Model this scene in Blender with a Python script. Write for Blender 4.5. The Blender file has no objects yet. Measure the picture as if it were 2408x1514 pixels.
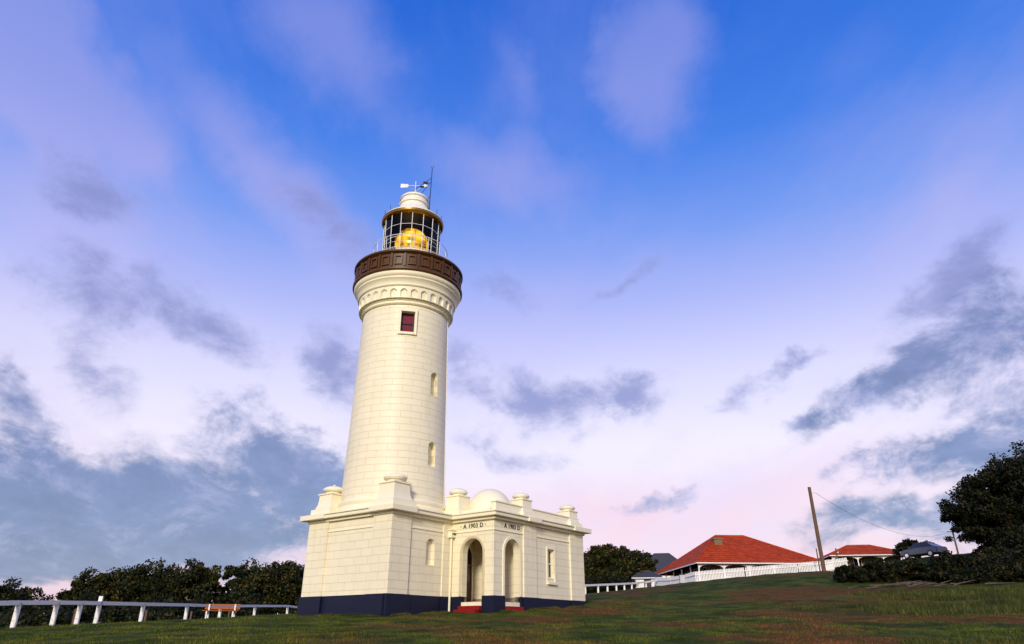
import bpy, bmesh, math, random
import numpy as np
from mathutils import Vector, Matrix
random.seed(4); rng=np.random.default_rng(7)
sc=bpy.context.scene
R=math.radians
def lin(r,g,b):
    f=lambda c:(c/255/12.92) if c/255<=.04045 else ((c/255+.055)/1.055)**2.4
    return (f(r),f(g),f(b),1)
# ------------------------------------------------------------ camera
PITCH=math.atan(733/1605.)
cd=bpy.data.cameras.new("camera"); cam=bpy.data.objects.new("camera",cd); sc.collection.objects.link(cam)
cd.sensor_width=36; cd.lens=24.0; cd.clip_start=.1; cd.clip_end=20000
cam.location=(0,0,0); cam.rotation_euler=(math.pi/2+PITCH,0,0); sc.camera=cam
CP,SP=math.cos(PITCH),math.sin(PITCH)
# ------------------------------------------------------------ material helpers
class NT:
    def __init__(s,nt): s.nt=nt; s.n=nt.nodes; s.l=nt.links
    def new(s,t,**k):
        nd=s.n.new(t)
        for a,v in k.items(): setattr(nd,a,v)
        return nd
    def set(s,sock,v):
        if isinstance(v,bpy.types.NodeSocket): s.l.new(v,sock)
        else: sock.default_value=v
    def math(s,op,a,b=0.0,c=None,clamp=False):
        nd=s.new('ShaderNodeMath',operation=op,use_clamp=clamp)
        s.set(nd.inputs[0],a); s.set(nd.inputs[1],b)
        if c is not None: s.set(nd.inputs[2],c)
        return nd.outputs[0]
    def mix(s,f,a,b,bt='MIX'):
        nd=s.new('ShaderNodeMix',data_type='RGBA',blend_type=bt)
        s.set(nd.inputs[0],f); s.set(nd.inputs[6],a); s.set(nd.inputs[7],b)
        return nd.outputs[2]
    def noise(s,vec,scale,detail=4,rough=.55,dist=0.):
        nd=s.new('ShaderNodeTexNoise'); s.set(nd.inputs['Vector'],vec)
        nd.inputs['Scale'].default_value=scale; nd.inputs['Detail'].default_value=detail
        nd.inputs['Roughness'].default_value=rough; nd.inputs['Distortion'].default_value=dist
        return nd.outputs[0]
    def ramp(s,f,stops,interp='LINEAR'):
        nd=s.new('ShaderNodeValToRGB'); cr=nd.color_ramp; cr.interpolation=interp
        while len(cr.elements)<len(stops): cr.elements.new(.5)
        for e,(p,c) in zip(cr.elements,stops): e.position=p; e.color=c
        s.set(nd.inputs[0],f); return nd.outputs[0]
    def smooth(s,v,a,b,o0=0.,o1=1.):
        nd=s.new('ShaderNodeMapRange',interpolation_type='SMOOTHSTEP')
        s.set(nd.inputs[0],v); nd.inputs[1].default_value=a; nd.inputs[2].default_value=b
        nd.inputs[3].default_value=o0; nd.inputs[4].default_value=o1
        return nd.outputs[0]
    def comb(s,x,y,z=0.):
        nd=s.new('ShaderNodeCombineXYZ'); s.set(nd.inputs[0],x); s.set(nd.inputs[1],y); s.set(nd.inputs[2],z); return nd.outputs[0]
    def sep(s,v):
        nd=s.new('ShaderNodeSeparateXYZ'); s.set(nd.inputs[0],v); return nd.outputs
def mat(name):
    m=bpy.data.materials.new(name); m.use_nodes=True; t=NT(m.node_tree)
    return m,t,m.node_tree.nodes['Principled BSDF']
def simple(name,col,rough=.6,metal=0.,var=.12,vs=3.,spec=.3,bump=0.):
    m,t,b=mat(name)
    tc=t.new('ShaderNodeTexCoord').outputs['Object']
    n=t.noise(tc,vs,5,.6)
    c=t.mix(n,tuple(x*(1-var) for x in col[:3])+(1,),tuple(min(1,x*(1+var)) for x in col[:3])+(1,))
    t.set(b.inputs['Base Color'],c); b.inputs['Roughness'].default_value=rough; b.inputs['Metallic'].default_value=metal
    b.inputs['Specular IOR Level'].default_value=spec
    if bump>0:
        bp=t.new('ShaderNodeBump'); bp.inputs['Distance'].default_value=bump; t.set(bp.inputs['Height'],n); t.set(b.inputs['Normal'],bp.outputs[0])
    return m
CREAM=(.86,.80,.58)
def masonry(name,tower=False):
    m,t,b=mat(name)
    tc=t.new('ShaderNodeTexCoord').outputs['Object']; x,y,z=t.sep(tc)
    if tower:
        a=t.math('ARCTAN2',t.math('MULTIPLY',y,-1.),t.math('MULTIPLY',x,-1.))
        h=t.math('MULTIPLY',a,2.5)
    else: h=t.math('ADD',x,y)
    v=t.comb(h,z)
    br=t.new('ShaderNodeTexBrick'); t.set(br.inputs['Vector'],v)
    br.inputs['Scale'].default_value=1; br.inputs['Brick Width'].default_value=.95 if not tower else 1.05
    br.inputs['Row Height'].default_value=.36 if not tower else .345
    br.inputs['Mortar Size'].default_value=.010; br.inputs['Mortar Smooth'].default_value=.3
    br.inputs['Color1'].default_value=(.97,.97,.97,1); br.inputs['Color2'].default_value=(1,1,1,1); br.inputs['Mortar'].default_value=(.80,.73,.55,1)
    n=t.noise(tc,.6,6,.6)
    st=t.noise(t.comb(t.math('MULTIPLY',h,2.),t.math('MULTIPLY',z,.25)),1.2,4,.6)
    base=t.mix(t.smooth(n,.3,.7),tuple(c*.94 for c in CREAM)+(1,),CREAM+(1,))
    base=t.mix(t.smooth(st,.52,.75,0,.35),base,(.70,.62,.4,1))
    c=t.mix(1.,base,br.outputs['Color'],'MULTIPLY')
    t.set(b.inputs['Base Color'],c); b.inputs['Roughness'].default_value=.45; b.inputs['Specular IOR Level'].default_value=.3
    bp=t.new('ShaderNodeBump'); bp.invert=True; bp.inputs['Distance'].default_value=.014; bp.inputs['Strength'].default_value=.6
    t.set(bp.inputs['Height'],br.outputs['Fac']); t.set(b.inputs['Normal'],bp.outputs[0])
    return m
M_wall=masonry("cream_block_wall"); M_tow=masonry("cream_tower_masonry",True)
M_cream=simple("cream_paint",CREAM,.4,0,.05,1.5)
M_roofw=simple("lantern_roof_paint",(.84,.81,.68),.4,0,.06,2.5)
M_blue=simple("navy_plinth_paint",(.004,.007,.026),.5,0,.3,4)
M_red=simple("red_step_paint",(.22,.008,.008),.5,0,.25,6)
M_brown=simple("brown_gallery_iron",(.085,.034,.006),.42,0,.45,5)
M_brass=simple("brass_trim",(.22,.13,.03),.35,.6,.3,6)
M_black=simple("black_panel",(.002,.003,.004),.4)
M_white=simple("white_paint",(.80,.80,.78),.5,0,.1,5)
M_dark=simple("dark_metal",(.02,.02,.025),.5)
M_doorw=simple("varnished_door_timber",(.045,.010,.006),.3,0,.3,5)
M_redglass=simple("red_glass",(.15,.004,.004),.2,0,.8,3,spec=.5)
M_dglass=simple("window_glass",(.02,.022,.025),.1,0,.2,3,spec=.6)
M_text=simple("sign_lettering",(.01,.01,.012),.5)
M_bark=simple("bark",(.05,.035,.025),.9,0,.4,8,bump=.02)
M_pole=simple("weathered_timber",(.13,.075,.045),.8,0,.35,5)
M_drift=simple("grey_deadwood",(.10,.075,.06),.9,0,.4,7)
M_orange=simple("orange_timber",(.32,.085,.02),.6,0,.4,9)
def glassmat():
    m=bpy.data.materials.new("lantern_glass"); m.use_nodes=True; t=NT(m.node_tree); t.n.clear()
    o=t.new('ShaderNodeOutputMaterial'); tr=t.new('ShaderNodeBsdfTransparent'); tr.inputs[0].default_value=(.9,.92,.93,1)
    g=t.new('ShaderNodeBsdfGlossy'); g.inputs['Roughness'].default_value=.02; g.inputs[0].default_value=(.6,.65,.7,1)
    mx=t.new('ShaderNodeMixShader'); fr=t.new('ShaderNodeFresnel'); fr.inputs[0].default_value=1.25
    t.set(mx.inputs[0],fr.outputs[0]); t.l.new(tr.outputs[0],mx.inputs[1]); t.l.new(g.outputs[0],mx.inputs[2]); t.l.new(mx.outputs[0],o.inputs[0])
    return m
M_glass=glassmat()
# ------------------------------------------------------------ mesh helpers
def link(o,parent=None,loc=None):
    sc.collection.objects.link(o)
    if parent: o.parent=parent
    if loc is not None: o.location=loc
    return o
def empty(name,loc=(0,0,0),rz=0):
    o=bpy.data.objects.new(name,None); sc.collection.objects.link(o); o.location=loc; o.rotation_euler=(0,0,rz); o.empty_display_size=.2; return o
def mobj(name,v,f,m=None,parent=None,loc=None,smooth=False,autos=None):
    me=bpy.data.meshes.new(name); me.from_pydata([tuple(p) for p in v],[],f)
    bm=bmesh.new(); bm.from_mesh(me); bmesh.ops.recalc_face_normals(bm,faces=bm.faces); bm.to_mesh(me); bm.free()
    if m: me.materials.append(m)
    if smooth: me.polygons.foreach_set('use_smooth',[True]*len(me.polygons))
    if autos is not None: me.polygons.foreach_set('use_smooth',[True]*len(me.polygons)); me.set_sharp_from_angle(angle=R(autos))
    me.update()
    return link(bpy.data.objects.new(name,me),parent,loc)
def boxg(b):
    x0,x1,y0,y1,z0,z1=b
    v=[(x0,y0,z0),(x1,y0,z0),(x1,y1,z0),(x0,y1,z0),(x0,y0,z1),(x1,y0,z1),(x1,y1,z1),(x0,y1,z1)]
    f=[(0,3,2,1),(4,5,6,7),(0,1,5,4),(1,2,6,5),(2,3,7,6),(3,0,4,7)]
    return v,f
def boxes(name,bs,m,parent=None,bev=0.,loc=None,rot=None):
    V=[];F=[]
    for b in bs:
        v,f=boxg(b); k=len(V); V+=v; F+=[tuple(i+k for i in q) for q in f]
    o=mobj(name,V,F,m,parent,loc)
    if rot: o.rotation_euler=rot
    if bev>0:
        md=o.modifiers.new("bevel",'BEVEL'); md.width=bev; md.segments=2; md.limit_method='ANGLE'
    return o
def prism(name,poly,z0,z1,m,parent=None,bev=0.):
    n=len(poly); V=[(x,y,z0) for x,y in poly]+[(x,y,z1) for x,y in poly]
    F=[tuple(range(n))[::-1],tuple(range(n,2*n))]+[(i,(i+1)%n,n+(i+1)%n,n+i) for i in range(n)]
    o=mobj(name,V,F,m,parent)
    if bev>0:
        md=o.modifiers.new("bevel",'BEVEL'); md.width=bev; md.segments=2; md.limit_method='ANGLE'
    return o
def lathe(name,prof,seg,m,parent=None,loc=None,autos=35):
    V=[];F=[]
    for i in range(seg):
        a=2*math.pi*i/seg
        for r,z in prof: V.append((r*math.cos(a),r*math.sin(a),z))
    n=len(prof)
    for i in range(seg):
        j=(i+1)%seg
        for k in range(n-1): F.append((i*n+k,j*n+k,j*n+k+1,i*n+k+1))
    me_o=mobj(name,V,F,m,parent,loc,autos=autos)
    bm=bmesh.new(); bm.from_mesh(me_o.data); bmesh.ops.remove_doubles(bm,verts=bm.verts,dist=1e-4)
    bmesh.ops.recalc_face_normals(bm,faces=bm.faces); bm.to_mesh(me_o.data); bm.free()
    me_o.data.set_sharp_from_angle(angle=R(autos))
    return me_o
def cyl_between(p0,p1,r0,r1,seg=8):
    p0=Vector(p0);p1=Vector(p1); d=(p1-p0).normalized()
    a=d.orthogonal().normalized(); b=d.cross(a)
    V=[];F=[]
    for p,r in((p0,r0),(p1,r1)):
        for i in range(seg):
            t=2*math.pi*i/seg; V.append(tuple(p+a*r*math.cos(t)+b*r*math.sin(t)))
    for i in range(seg): F.append((i,(i+1)%seg,seg+(i+1)%seg,seg+i))
    F.append(tuple(range(seg))[::-1]); F.append(tuple(range(seg,2*seg)))
    return V,F
def tubes(name,lst,m,parent=None,loc=None,seg=8):
    V=[];F=[]
    for p0,p1,r0,r1 in lst:
        v,f=cyl_between(p0,p1,r0,r1,seg); k=len(V); V+=v; F+=[tuple(i+k for i in q) for q in f]
    return mobj(name,V,F,m,parent,loc,autos=50)
def ringtube(R0,z,r,n=64,seg=6):
    return [((R0*math.cos(2*math.pi*i/n),R0*math.sin(2*math.pi*i/n),z),(R0*math.cos(2*math.pi*(i+1)/n),R0*math.sin(2*math.pi*(i+1)/n),z),r,r) for i in range(n)]
def archpoly(w,z0,z1,n=14):
    r=w/2; zc=z1-r
    p=[(-r,z0),(r,z0)]
    for i in range(n+1):
        a=math.pi*i/n; p.append((r*math.cos(a),zc+r*math.sin(a)))
    return p
def extr(name,poly,axis,c,a0,a1,m=None,parent=None):
    def P(u,z,a): return (a,c+u,z) if axis=='x' else (c+u,a,z)
    n=len(poly); V=[P(u,z,a0) for u,z in poly]+[P(u,z,a1) for u,z in poly]
    F=[tuple(range(n)),tuple(range(n,2*n))[::-1]]+[(i,(i+1)%n,n+(i+1)%n,n+i) for i in range(n)]
    return mobj(name,V,F,m,parent)
def archring(name,w,z0,z1,t,axis,c,a0,a1,m,parent):
    inner=archpoly(w,z0,z1); outer=archpoly(w+2*t,z0,z1+t)
    i2=inner[1:]+[inner[0]]; o2=outer[1:]+[outer[0]]
    def P(u,z,a): return (a,c+u,z) if axis=='x' else (c+u,a,z)
    n=len(i2); V=[]
    for a in (a0,a1):
        V+=[P(u,z,a) for u,z in i2]+[P(u,z,a) for u,z in o2]
    F=[]
    for k in range(n-1):
        F.append((k,k+1,n+k+1,n+k)); F.append((2*n+k,2*n+k+1,3*n+k+1,3*n+k))
        F.append((k,k+1,2*n+k+1,2*n+k)); F.append((n+k,n+k+1,3*n+k+1,3*n+k))
    F.append((0,n,3*n,2*n)); F.append((n-1,2*n-1,4*n-1,3*n-1))
    return mobj(name,V,F,m,parent)
def cut(o,cutters):
    for c in cutters:
        md=o.modifiers.new("b",'BOOLEAN'); md.operation='DIFFERENCE'; md.solver='EXACT'; md.object=c
    bpy.context.view_layer.update()
    dg=bpy.context.evaluated_depsgraph_get()
    me=bpy.data.meshes.new_from_object(o.evaluated_get(dg)); o.modifiers.clear(); old=o.data; o.data=me
    return o
def kill(cs):
    for c in cs: bpy.data.objects.remove(c,do_unlink=True)
# ------------------------------------------------------------ terrain
pts=[(0,0,-1.3),(-8,5,-1.2),(8,5,-1.2),(-6,16.6,-.22),(12.2,18,-.24),(0,22,.05),(-14,20,-.25),
(-5.5,32,.71),(-10.2,35.5,.77),(3.9,39.9,1.41),(-.85,33.6,.88),(-19,28.6,.18),(-19,34,.36),(-19,38.3,.47),(-19.2,44,.63),(-19.3,55,.95),(-20,65,1.2),
(-28,50,-.6),(-40,60,-2),(-30,30,-.6),(-30,12,-1.4),(-28,75,0.),(-45,90,-2),(5,52,2.3),(8.7,75,3.6),(16.5,88,4.8),(18.3,88,4.9),(19.7,75,4.67),(30.7,72,5.35),(25.8,60,4.75),
(26,86,5.2),(32,50,3.3),(20,35,1.2),(36,62,4.9),(42,74,7.1),(49,100,8.3),(60,60,7),(30,25,.7),(14,100,5.8),(40,40,3.0),(-10,60,1.6),(-5,90,2.5),(15,50,2.9),(0,120,3),(70,100,9),(-20,-15,-2),(20,-15,-2)]
P=np.array(pts,float)
def phi(r2): return .5*r2*np.log(r2+1e-9)
d2=((P[:,None,:2]-P[None,:,:2])**2).sum(-1)
K=phi(d2)+np.eye(len(P))*8.
A_=np.hstack([np.ones((len(P),1)),P[:,:2]])
L=np.block([[K,A_],[A_.T,np.zeros((3,3))]])
W=np.linalg.solve(L,np.concatenate([P[:,2],np.zeros(3)]))
def H(x,y):
    x=np.atleast_1d(np.asarray(x,float)).ravel(); y=np.atleast_1d(np.asarray(y,float)).ravel()
    r2=(x[:,None]-P[None,:,0])**2+(y[:,None]-P[None,:,1])**2
    z=phi(r2)@W[:len(P)]+W[-3]+W[-2]*x+W[-1]*y
    q=np.sqrt((x-5)**2+(y-55)**2); w=1-np.clip((q-75)/70,0,1); w=w*w*(3-2*w)
    z=np.clip(z,-8,13)
    return w*z+(1-w)*(-8)
h=lambda x,y: float(H(x,y)[0])
def und(x,y): return .03*np.sin(x*1.3+y*.7)*np.sin(y*.9-x*.4)+.03*np.sin(x*2.9-y*1.1+1)*np.sin(y*2.3+x*.8)
def axis(lo,hi,step,far):
    c=list(np.arange(lo,hi+.01,step)); s=step; a=c[-1]
    while a<far: s*=1.35; a+=s; c.append(a)
    s=step; a=c[0]
    while a>-far: s*=1.35; a-=s; c.insert(0,a)
    return np.array(c)
gx=axis(-60,80,.6,9000); gy=axis(-10,120,.6,9000)
GX,GY=np.meshgrid(gx,gy); GZ=H(GX,GY).reshape(GX.shape)+und(GX,GY)
nx,ny=len(gx),len(gy)
V=np.stack([GX.ravel(),GY.ravel(),GZ.ravel()],1)
F=[(j*nx+i,j*nx+i+1,(j+1)*nx+i+1,(j+1)*nx+i) for j in range(ny-1) for i in range(nx-1)]
def grass_color(t,pos,dark=1.):
    n1=t.noise(pos,.17,5,.6,.4); n2=t.noise(pos,.75,6,.72); n4=t.noise(pos,.33,5,.65)
    x_,y_,z_=t.sep(pos)
    c=t.mix(t.smooth(n2,.38,.64),(.022*dark,.044*dark,.003*dark,1),(.098*dark,.122*dark,.010*dark,1))
    c=t.mix(t.smooth(n4,.5,.66,0,.65),c,(.16*dark,.135*dark,.020*dark,1))
    right=t.math('MULTIPLY',t.smooth(x_,-10,2),t.smooth(x_,32,20))
    k=t.math('MULTIPLY',t.smooth(n1,.46,.58),right)
    k=t.math('MULTIPLY',k,t.smooth(n2,.32,.58,.25,1.))
    c=t.mix(k,c,(.15*dark,.062*dark,.018*dark,1))
    return c
m,t,b=mat("grass_ground")
tc=t.new('ShaderNodeNewGeometry').outputs['Position']
n3=t.noise(tc,12,4,.7); n5=t.noise(tc,2.2,5,.7)
c=grass_color(t,tc,1.0)
c=t.mix(t.smooth(n3,.4,.75,0,.65),c,(.014,.020,.004,1))
t.set(b.inputs['Base Color'],c); b.inputs['Roughness'].default_value=.95; b.inputs['Specular IOR Level'].default_value=.1
bp=t.new('ShaderNodeBump'); bp.inputs['Distance'].default_value=.12; t.set(bp.inputs['Height'],t.math('ADD',n3,n5)); t.set(b.inputs['Normal'],bp.outputs[0])
g=mobj("ground",V,F,m,smooth=True)

def leafmat(name,stops):
    m,t,b=mat(name)
    ge=t.new('ShaderNodeNewGeometry'); c=t.ramp(ge.outputs['Random Per Island'],stops)
    n=t.noise(ge.outputs['Position'],.55,3,.6)
    c=t.mix(1.,c,t.ramp(n,[(.32,(.45,.5,.5,1)),(.62,(1.35,1.2,1.0,1))]),'MULTIPLY')
    t.set(b.inputs['Base Color'],c); b.inputs['Roughness'].default_value=.6; b.inputs['Specular IOR Level'].default_value=.15
    return m
m,t,b=mat("grass_blades"); ge=t.new('ShaderNodeNewGeometry')
c=grass_color(t,ge.outputs['Position'],1.15)
c=t.mix(1.,c,t.ramp(ge.outputs['Random Per Island'],[(0,(.45,.5,.55,1)),(.75,(1.25,1.2,1.05,1)),(1,(2.0,1.6,1.7,1))]),'MULTIPLY')
t.set(b.inputs['Base Color'],c); b.inputs['Roughness'].default_value=.8; b.inputs['Specular IOR Level'].default_value=.1
M_blade=m
M_bladeB=leafmat("tall_grass_blades",[(0,(.018,.034,.006,1)),(.7,(.05,.07,.012,1)),(1,(.16,.15,.045,1))])
def fastmesh(name,verts,nper,m,parent=None):
    n=len(verts)//nper; me=bpy.data.meshes.new(name)
    me.vertices.add(len(verts)); me.vertices.foreach_set('co',verts.astype(np.float32).ravel())
    me.loops.add(n*nper); me.loops.foreach_set('vertex_index',np.arange(n*nper,dtype=np.int32))
    me.polygons.add(n); me.polygons.foreach_set('loop_start',np.arange(n,dtype=np.int32)*nper)
    me.materials.append(m); me.update(calc_edges=True); me.validate()
    return link(bpy.data.objects.new(name,me),parent)
def blades(name,x,y,hh,w,m,lean=.5):
    n=len(x); z=H(x,y)+und(x,y)-.01
    a=rng.uniform(0,2*np.pi,n); la=rng.uniform(0,2*np.pi,n); l=hh*lean*rng.uniform(.2,1,n)
    p=np.stack([x,y,z],1); dx=np.stack([np.cos(a)*w,np.sin(a)*w,np.zeros(n)],1)
    tip=p+np.stack([np.cos(la)*l,np.sin(la)*l,hh],1)
    V=np.stack([p-dx,p+dx,tip],1).reshape(-1,3)
    return fastmesh(name,V,3,m)
N=170000
Y=14+(46-14)*rng.random(N)**1.5; X=Y*rng.uniform(-.74,.76,N)
ca,sa=math.cos(R(53)),math.sin(R(53))
lx=(X+5.46)*ca+(Y-32)*sa; ly=-(X+5.46)*sa+(Y-32)*ca
keep=~((lx>-.1)&(lx<12)&(ly>-2.9)&(ly<6))
X,Y=X[keep],Y[keep]
patch=.5+.5*np.sin(X*.9+2*np.sin(Y*.5))*np.sin(Y*.8+np.cos(X*.6))
blades("grass",X,Y,(.03+.05*rng.random(len(X)))*(.4+.9*patch),np.full(len(X),.008),M_blade,.8)
cx=[];cy=[];ch=[]
def tuss(n,xr,yr,r,hh):
    for _ in range(n):
        x0=rng.uniform(*xr); y0=rng.uniform(*yr); k=170
        rr=r*np.sqrt(rng.random(k)); aa=rng.uniform(0,6.28,k)
        cx.append(x0+rr*np.cos(aa)*1.6); cy.append(y0+rr*np.sin(aa)); ch.append(hh*rng.uniform(.5,1.1,k)*(1-.5*rr/r))
tuss(70,(16,27),(30,35),.6,.38); tuss(25,(13,20),(33,36),.45,.2); tuss(60,(20,31),(37,43),.7,.42); tuss(50,(9.0,15),(16,18.6),.35,.25)
tuss(25,(2,9),(38,44),.4,.12)
for _ in range(60): tuss(1,(-19.6,-18.6),(20,60),.25,.16)
for _ in range(70):
    u=rng.random(); k_=rng.integers(0,3)
    lxx,lyy=((-.2,u*5.8),(u*3.9,-.22),(4.2+u*7.7,-2.72-.25))[k_]
    if k_==2 and 4.7<lxx<6.2: continue
    xx=-5.46+lxx*ca-lyy*sa; yy=32+lxx*sa+lyy*ca
    tuss(1,(xx-.1,xx+.1),(yy-.1,yy+.1),.16,.12)
X=np.concatenate(cx);Y=np.concatenate(cy);Hh=np.concatenate(ch)
blades("tall_grass",X,Y,Hh,np.full(len(X),.012),M_bladeB,.7)

# ------------------------------------------------------------ lighthouse
AX,AY=-5.46,32.
LH=empty("lighthouse",(AX,AY,0),R(53))
TX,TY=2.78,2.96
XE=4.05+7.84; YF=-2.72
foot=[(0,0),(4.05,0),(4.05,YF),(XE,YF),(XE,3.2),(5.75,3.2),(5.75,5.75),(0,5.75)]
def offset(poly,d):
    n=len(poly); out=[]
    for i in range(n):
        p0=Vector(poly[i-1]);p1=Vector(poly[i]);p2=Vector(poly[(i+1)%n])
        e1=(p1-p0).normalized(); e2=(p2-p1).normalized()
        n1=Vector((e1.y,-e1.x)); n2=Vector((e2.y,-e2.x))
        out.append(tuple(p1+n1*d+n2*d))
    return out
body=prism("walls",foot,.2,5.1,M_wall)
cl=archpoly(1.3,1.35,4.2); cf=archpoly(1.23,1.35,4.2)
c1=extr("c1",cl,'x',-1.43,3.7,4.6); c2=extr("c2",cf,'y',4.05+1.41,-3.1,-2.2)
c3=boxes("c3",[(4.42,6.45,YF+.37,.55,1.35,4.62)],None)
c4=extr("c4",archpoly(.6,2.95,4.15),'y',2.62,-.2,.22)
c5=boxes("c5",[(4.05+4.46,4.05+5.06,YF-.2,YF+.22,2.6,4.0)],None)
cut(body,[c3]); cut(body,[c1,c2,c4,c5]); body.parent=LH
pil=[(-.09,1.17,-.09,0.02),( -.09,.02,.015,1.15),(-.09,.02,4.36,5.84),(4.05+2.3,4.05+3.4,YF-.08,YF+.02),(4.05+6.57,XE+.08,YF-.08,YF+.02),(3.45,4.03,-.06,.02)]
boxes("pilasters",[(a,b_,c_,d_,1.5,5.08) for a,b_,c_,d_ in pil],M_wall,LH,.012)
pl=prism("plinth",offset(foot,.07),-.3,1.6,M_blue)
plp=boxes("plinth_pilasters",[(a-.09,b_+.09,c_-.09,d_+.05,-.3,1.603) for a,b_,c_,d_ in pil],M_blue)
e1=boxes("e1",[(3.6,4.9,-1.43-.65,-1.43+.65,-1,3)],None); e2=boxes("e2",[(4.05+.795,4.05+2.025,YF-.5,YF+.7,-1,3)],None); e3=boxes("e3",[(4.42,6.45,YF+.37,.55,1.36,4.62)],None)
cut(pl,[e1,e2,e3]); pl.parent=LH; plp.parent=LH
kill([c1,c2,c3,c4,c5,e1,e2,e3])
boxes("porch_floor",[(4.3,6.6,YF+.2,.6,1.2,1.37)],M_red,LH)
boxes("steps",[(4.05+.04-i*.3,4.5-i*.3+.1,-2.07,-.79,-.2,1.34-i*.165) for i in range(4)],M_red,LH,.015)
boxes("front_steps",[(4.05+.8,4.05+2.02,YF+.02-i*.28,YF+.4-i*.28,-.2,1.33-i*.17) for i in range(3)],M_red,LH,.015)
prism("string_band",offset(foot,.045),4.5,4.56,M_cream,LH,.01)
prism("cornice_bed",offset(foot,.16),5.0,5.13,M_cream,LH,.02)
prism("cornice",offset(foot,.36),5.132,5.30,M_cream,LH,.03)
prism("cornice_fillet",offset(foot,.42),5.301,5.37,M_cream,LH,.015)
boxes("cornice_breaks",[(a-(.36 if a<0.3 else .0),b_+(.36 if b_>XE else 0),c_-.37,d_+.1,5.128,5.373) for a,b_,c_,d_ in pil[:1]+pil[3:5]],M_cream,LH,.02)
boxes("cornice_breaks_side",[(a-.37,b_,c_+(.1 if c_<.1 else 0),d_+(.33 if d_>5 else 0),5.127,5.374) for a,b_,c_,d_ in pil[1:3]],M_cream,LH,.02)
boxes("parapet",[(4.3,XE-.1,YF+.12,YF+.4,5.36,5.86),(XE-.42,XE-.12,YF+.41,3.0,5.36,5.86),(4.25,4.5,YF+.45,-.1,5.36,5.62),(.5,1.9,.25,.45,5.36,5.6),(.25,.45,.5,1.9,5.36,5.6)],M_cream,LH,.03)
boxes("parapet_coping",[(4.25,XE-.05,YF+.07,YF+.45,5.861,5.93),(XE-.47,XE-.07,YF+.455,3.0,5.863,5.932)],M_cream,LH,.02)
def pedestal(i,x,y,s,top):
    z0=5.37; Hh=top-z0
    w=.66*s; wi=.44*s
    zz=z0+Hh*.66
    V=[];F=[]
    prof=[(w,z0),(w,z0+Hh*.2)]
    for k in range(9):
        a=k/8*math.pi/2; prof.append((w*.93-(w*.93-wi)*math.sin(a),z0+Hh*.2+(zz-z0-Hh*.2)*.85*(1-math.cos(a))))
    prof+=[(wi,zz),(wi*1.12,zz+.01),(wi*1.12,zz+.07*s),(wi*.9,zz+.08*s)]
    for r,z in prof: V+= [(-r,-r,z),(r,-r,z),(r,r,z),(-r,r,z)]
    n=len(prof)
    for k in range(n-1):
        for q in range(4): F.append((4*k+q,4*k+(q+1)%4,4*k+4+(q+1)%4,4*k+4+q))
    F.append((4*n-4,4*n-3,4*n-2,4*n-1)); F.append((3,2,1,0))
    mobj("finial_pedestal_%d"%i,V,F,M_cream,LH,(x,y,0),autos=40)
    zt=zz+.08*s; hc=top-zt; rr=.5*s
    cp=[(.0,zt-.02),(.36*s,zt-.02),(.35*s,zt+hc*.2),(rr*.93,zt+hc*.26),(rr,zt+hc*.42)]
    for k in range(1,9):
        a=k/8*math.pi/2; cp.append((rr*math.cos(a)+1e-4,zt+hc*.42+hc*.5*math.sin(a)))
    cp+=[(.07*s,top-.02),(.05*s,top+.03),(0,top+.04)]
    lathe("finial_%d"%i,cp,40,M_cream,LH,(x,y,0))
pedestal(1,.62,.62,1.15,7.05); pedestal(2,.62,5.1,1.1,6.95); pedestal(3,4.55,.05,.95,6.85)
pedestal(4,4.05+2.85,YF+.5,.9,6.72); pedestal(5,XE-.55,YF+.5,.9,6.7)
pedestal(6,5.1,5.1,1.1,6.9)
dp=[(1.2,5.3),(1.2,5.5),(1.12,5.52),(1.1,5.66)]
for k in range(1,13):
    a=k/12*math.pi/2; dp.append((1.1*math.cos(a)+1e-5,5.66+1.1*math.sin(a)))
lathe("porch_dome",dp,48,M_cream,LH,(5.4,-1.36,0))
archring("arch_moulding",1.3,1.62,4.2,.13,'x',-1.43,4.0,4.05-.05,M_cream,LH)
archring("arch_moulding_front",1.23,1.62,4.2,.13,'y',4.05+1.41,YF-.05,YF+.02,M_cream,LH)
# entrance door on the porch's rear wall, with fanlight
DC=5.72
archring("door_frame",1.1,1.38,4.15,.09,'y',DC,.45,.545,M_cream,LH)
extr("door",archpoly(1.09,1.38,4.14),'y',DC,.50,.546,M_doorw,LH)
extr("fanlight",archpoly(.9,3.28,4.04),'y',DC,.485,.499,M_dglass,LH)
boxes("door_panels",[(DC-.42,DC-.05,.48,.499,1.5,2.3),(DC+.05,DC+.42,.48,.499,1.5,2.3)],M_doorw,LH,.006)
boxes("door_glass",[(DC-.42,DC-.05,.482,.499,2.4,3.12),(DC+.05,DC+.42,.482,.499,2.4,3.12)],M_dglass,LH)
boxes("transom",[(DC-.545,DC+.545,.44,.498,3.16,3.25)],M_brass,LH)
wx0=4.05+4.46; wy=YF+.2
boxes("window_glass",[(wx0,wx0+.6,wy-.005,wy+.015,2.6,4.0)],M_dglass,LH)
boxes("window_frame",[(wx0,wx0+.05,wy-.06,wy-.006,2.6,4.0),(wx0+.55,wx0+.6,wy-.06,wy-.006,2.6,4.0),(wx0+.051,wx0+.549,wy-.06,wy-.006,3.27,3.33),(wx0+.051,wx0+.549,wy-.06,wy-.006,3.94,4.0),(wx0+.051,wx0+.549,wy-.06,wy-.006,2.6,2.66),(wx0+.285,wx0+.315,wy-.05,wy-.007,2.661,3.269),(wx0+.286,wx0+.314,wy-.05,wy-.007,3.331,3.939)],M_cream,LH)
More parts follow.
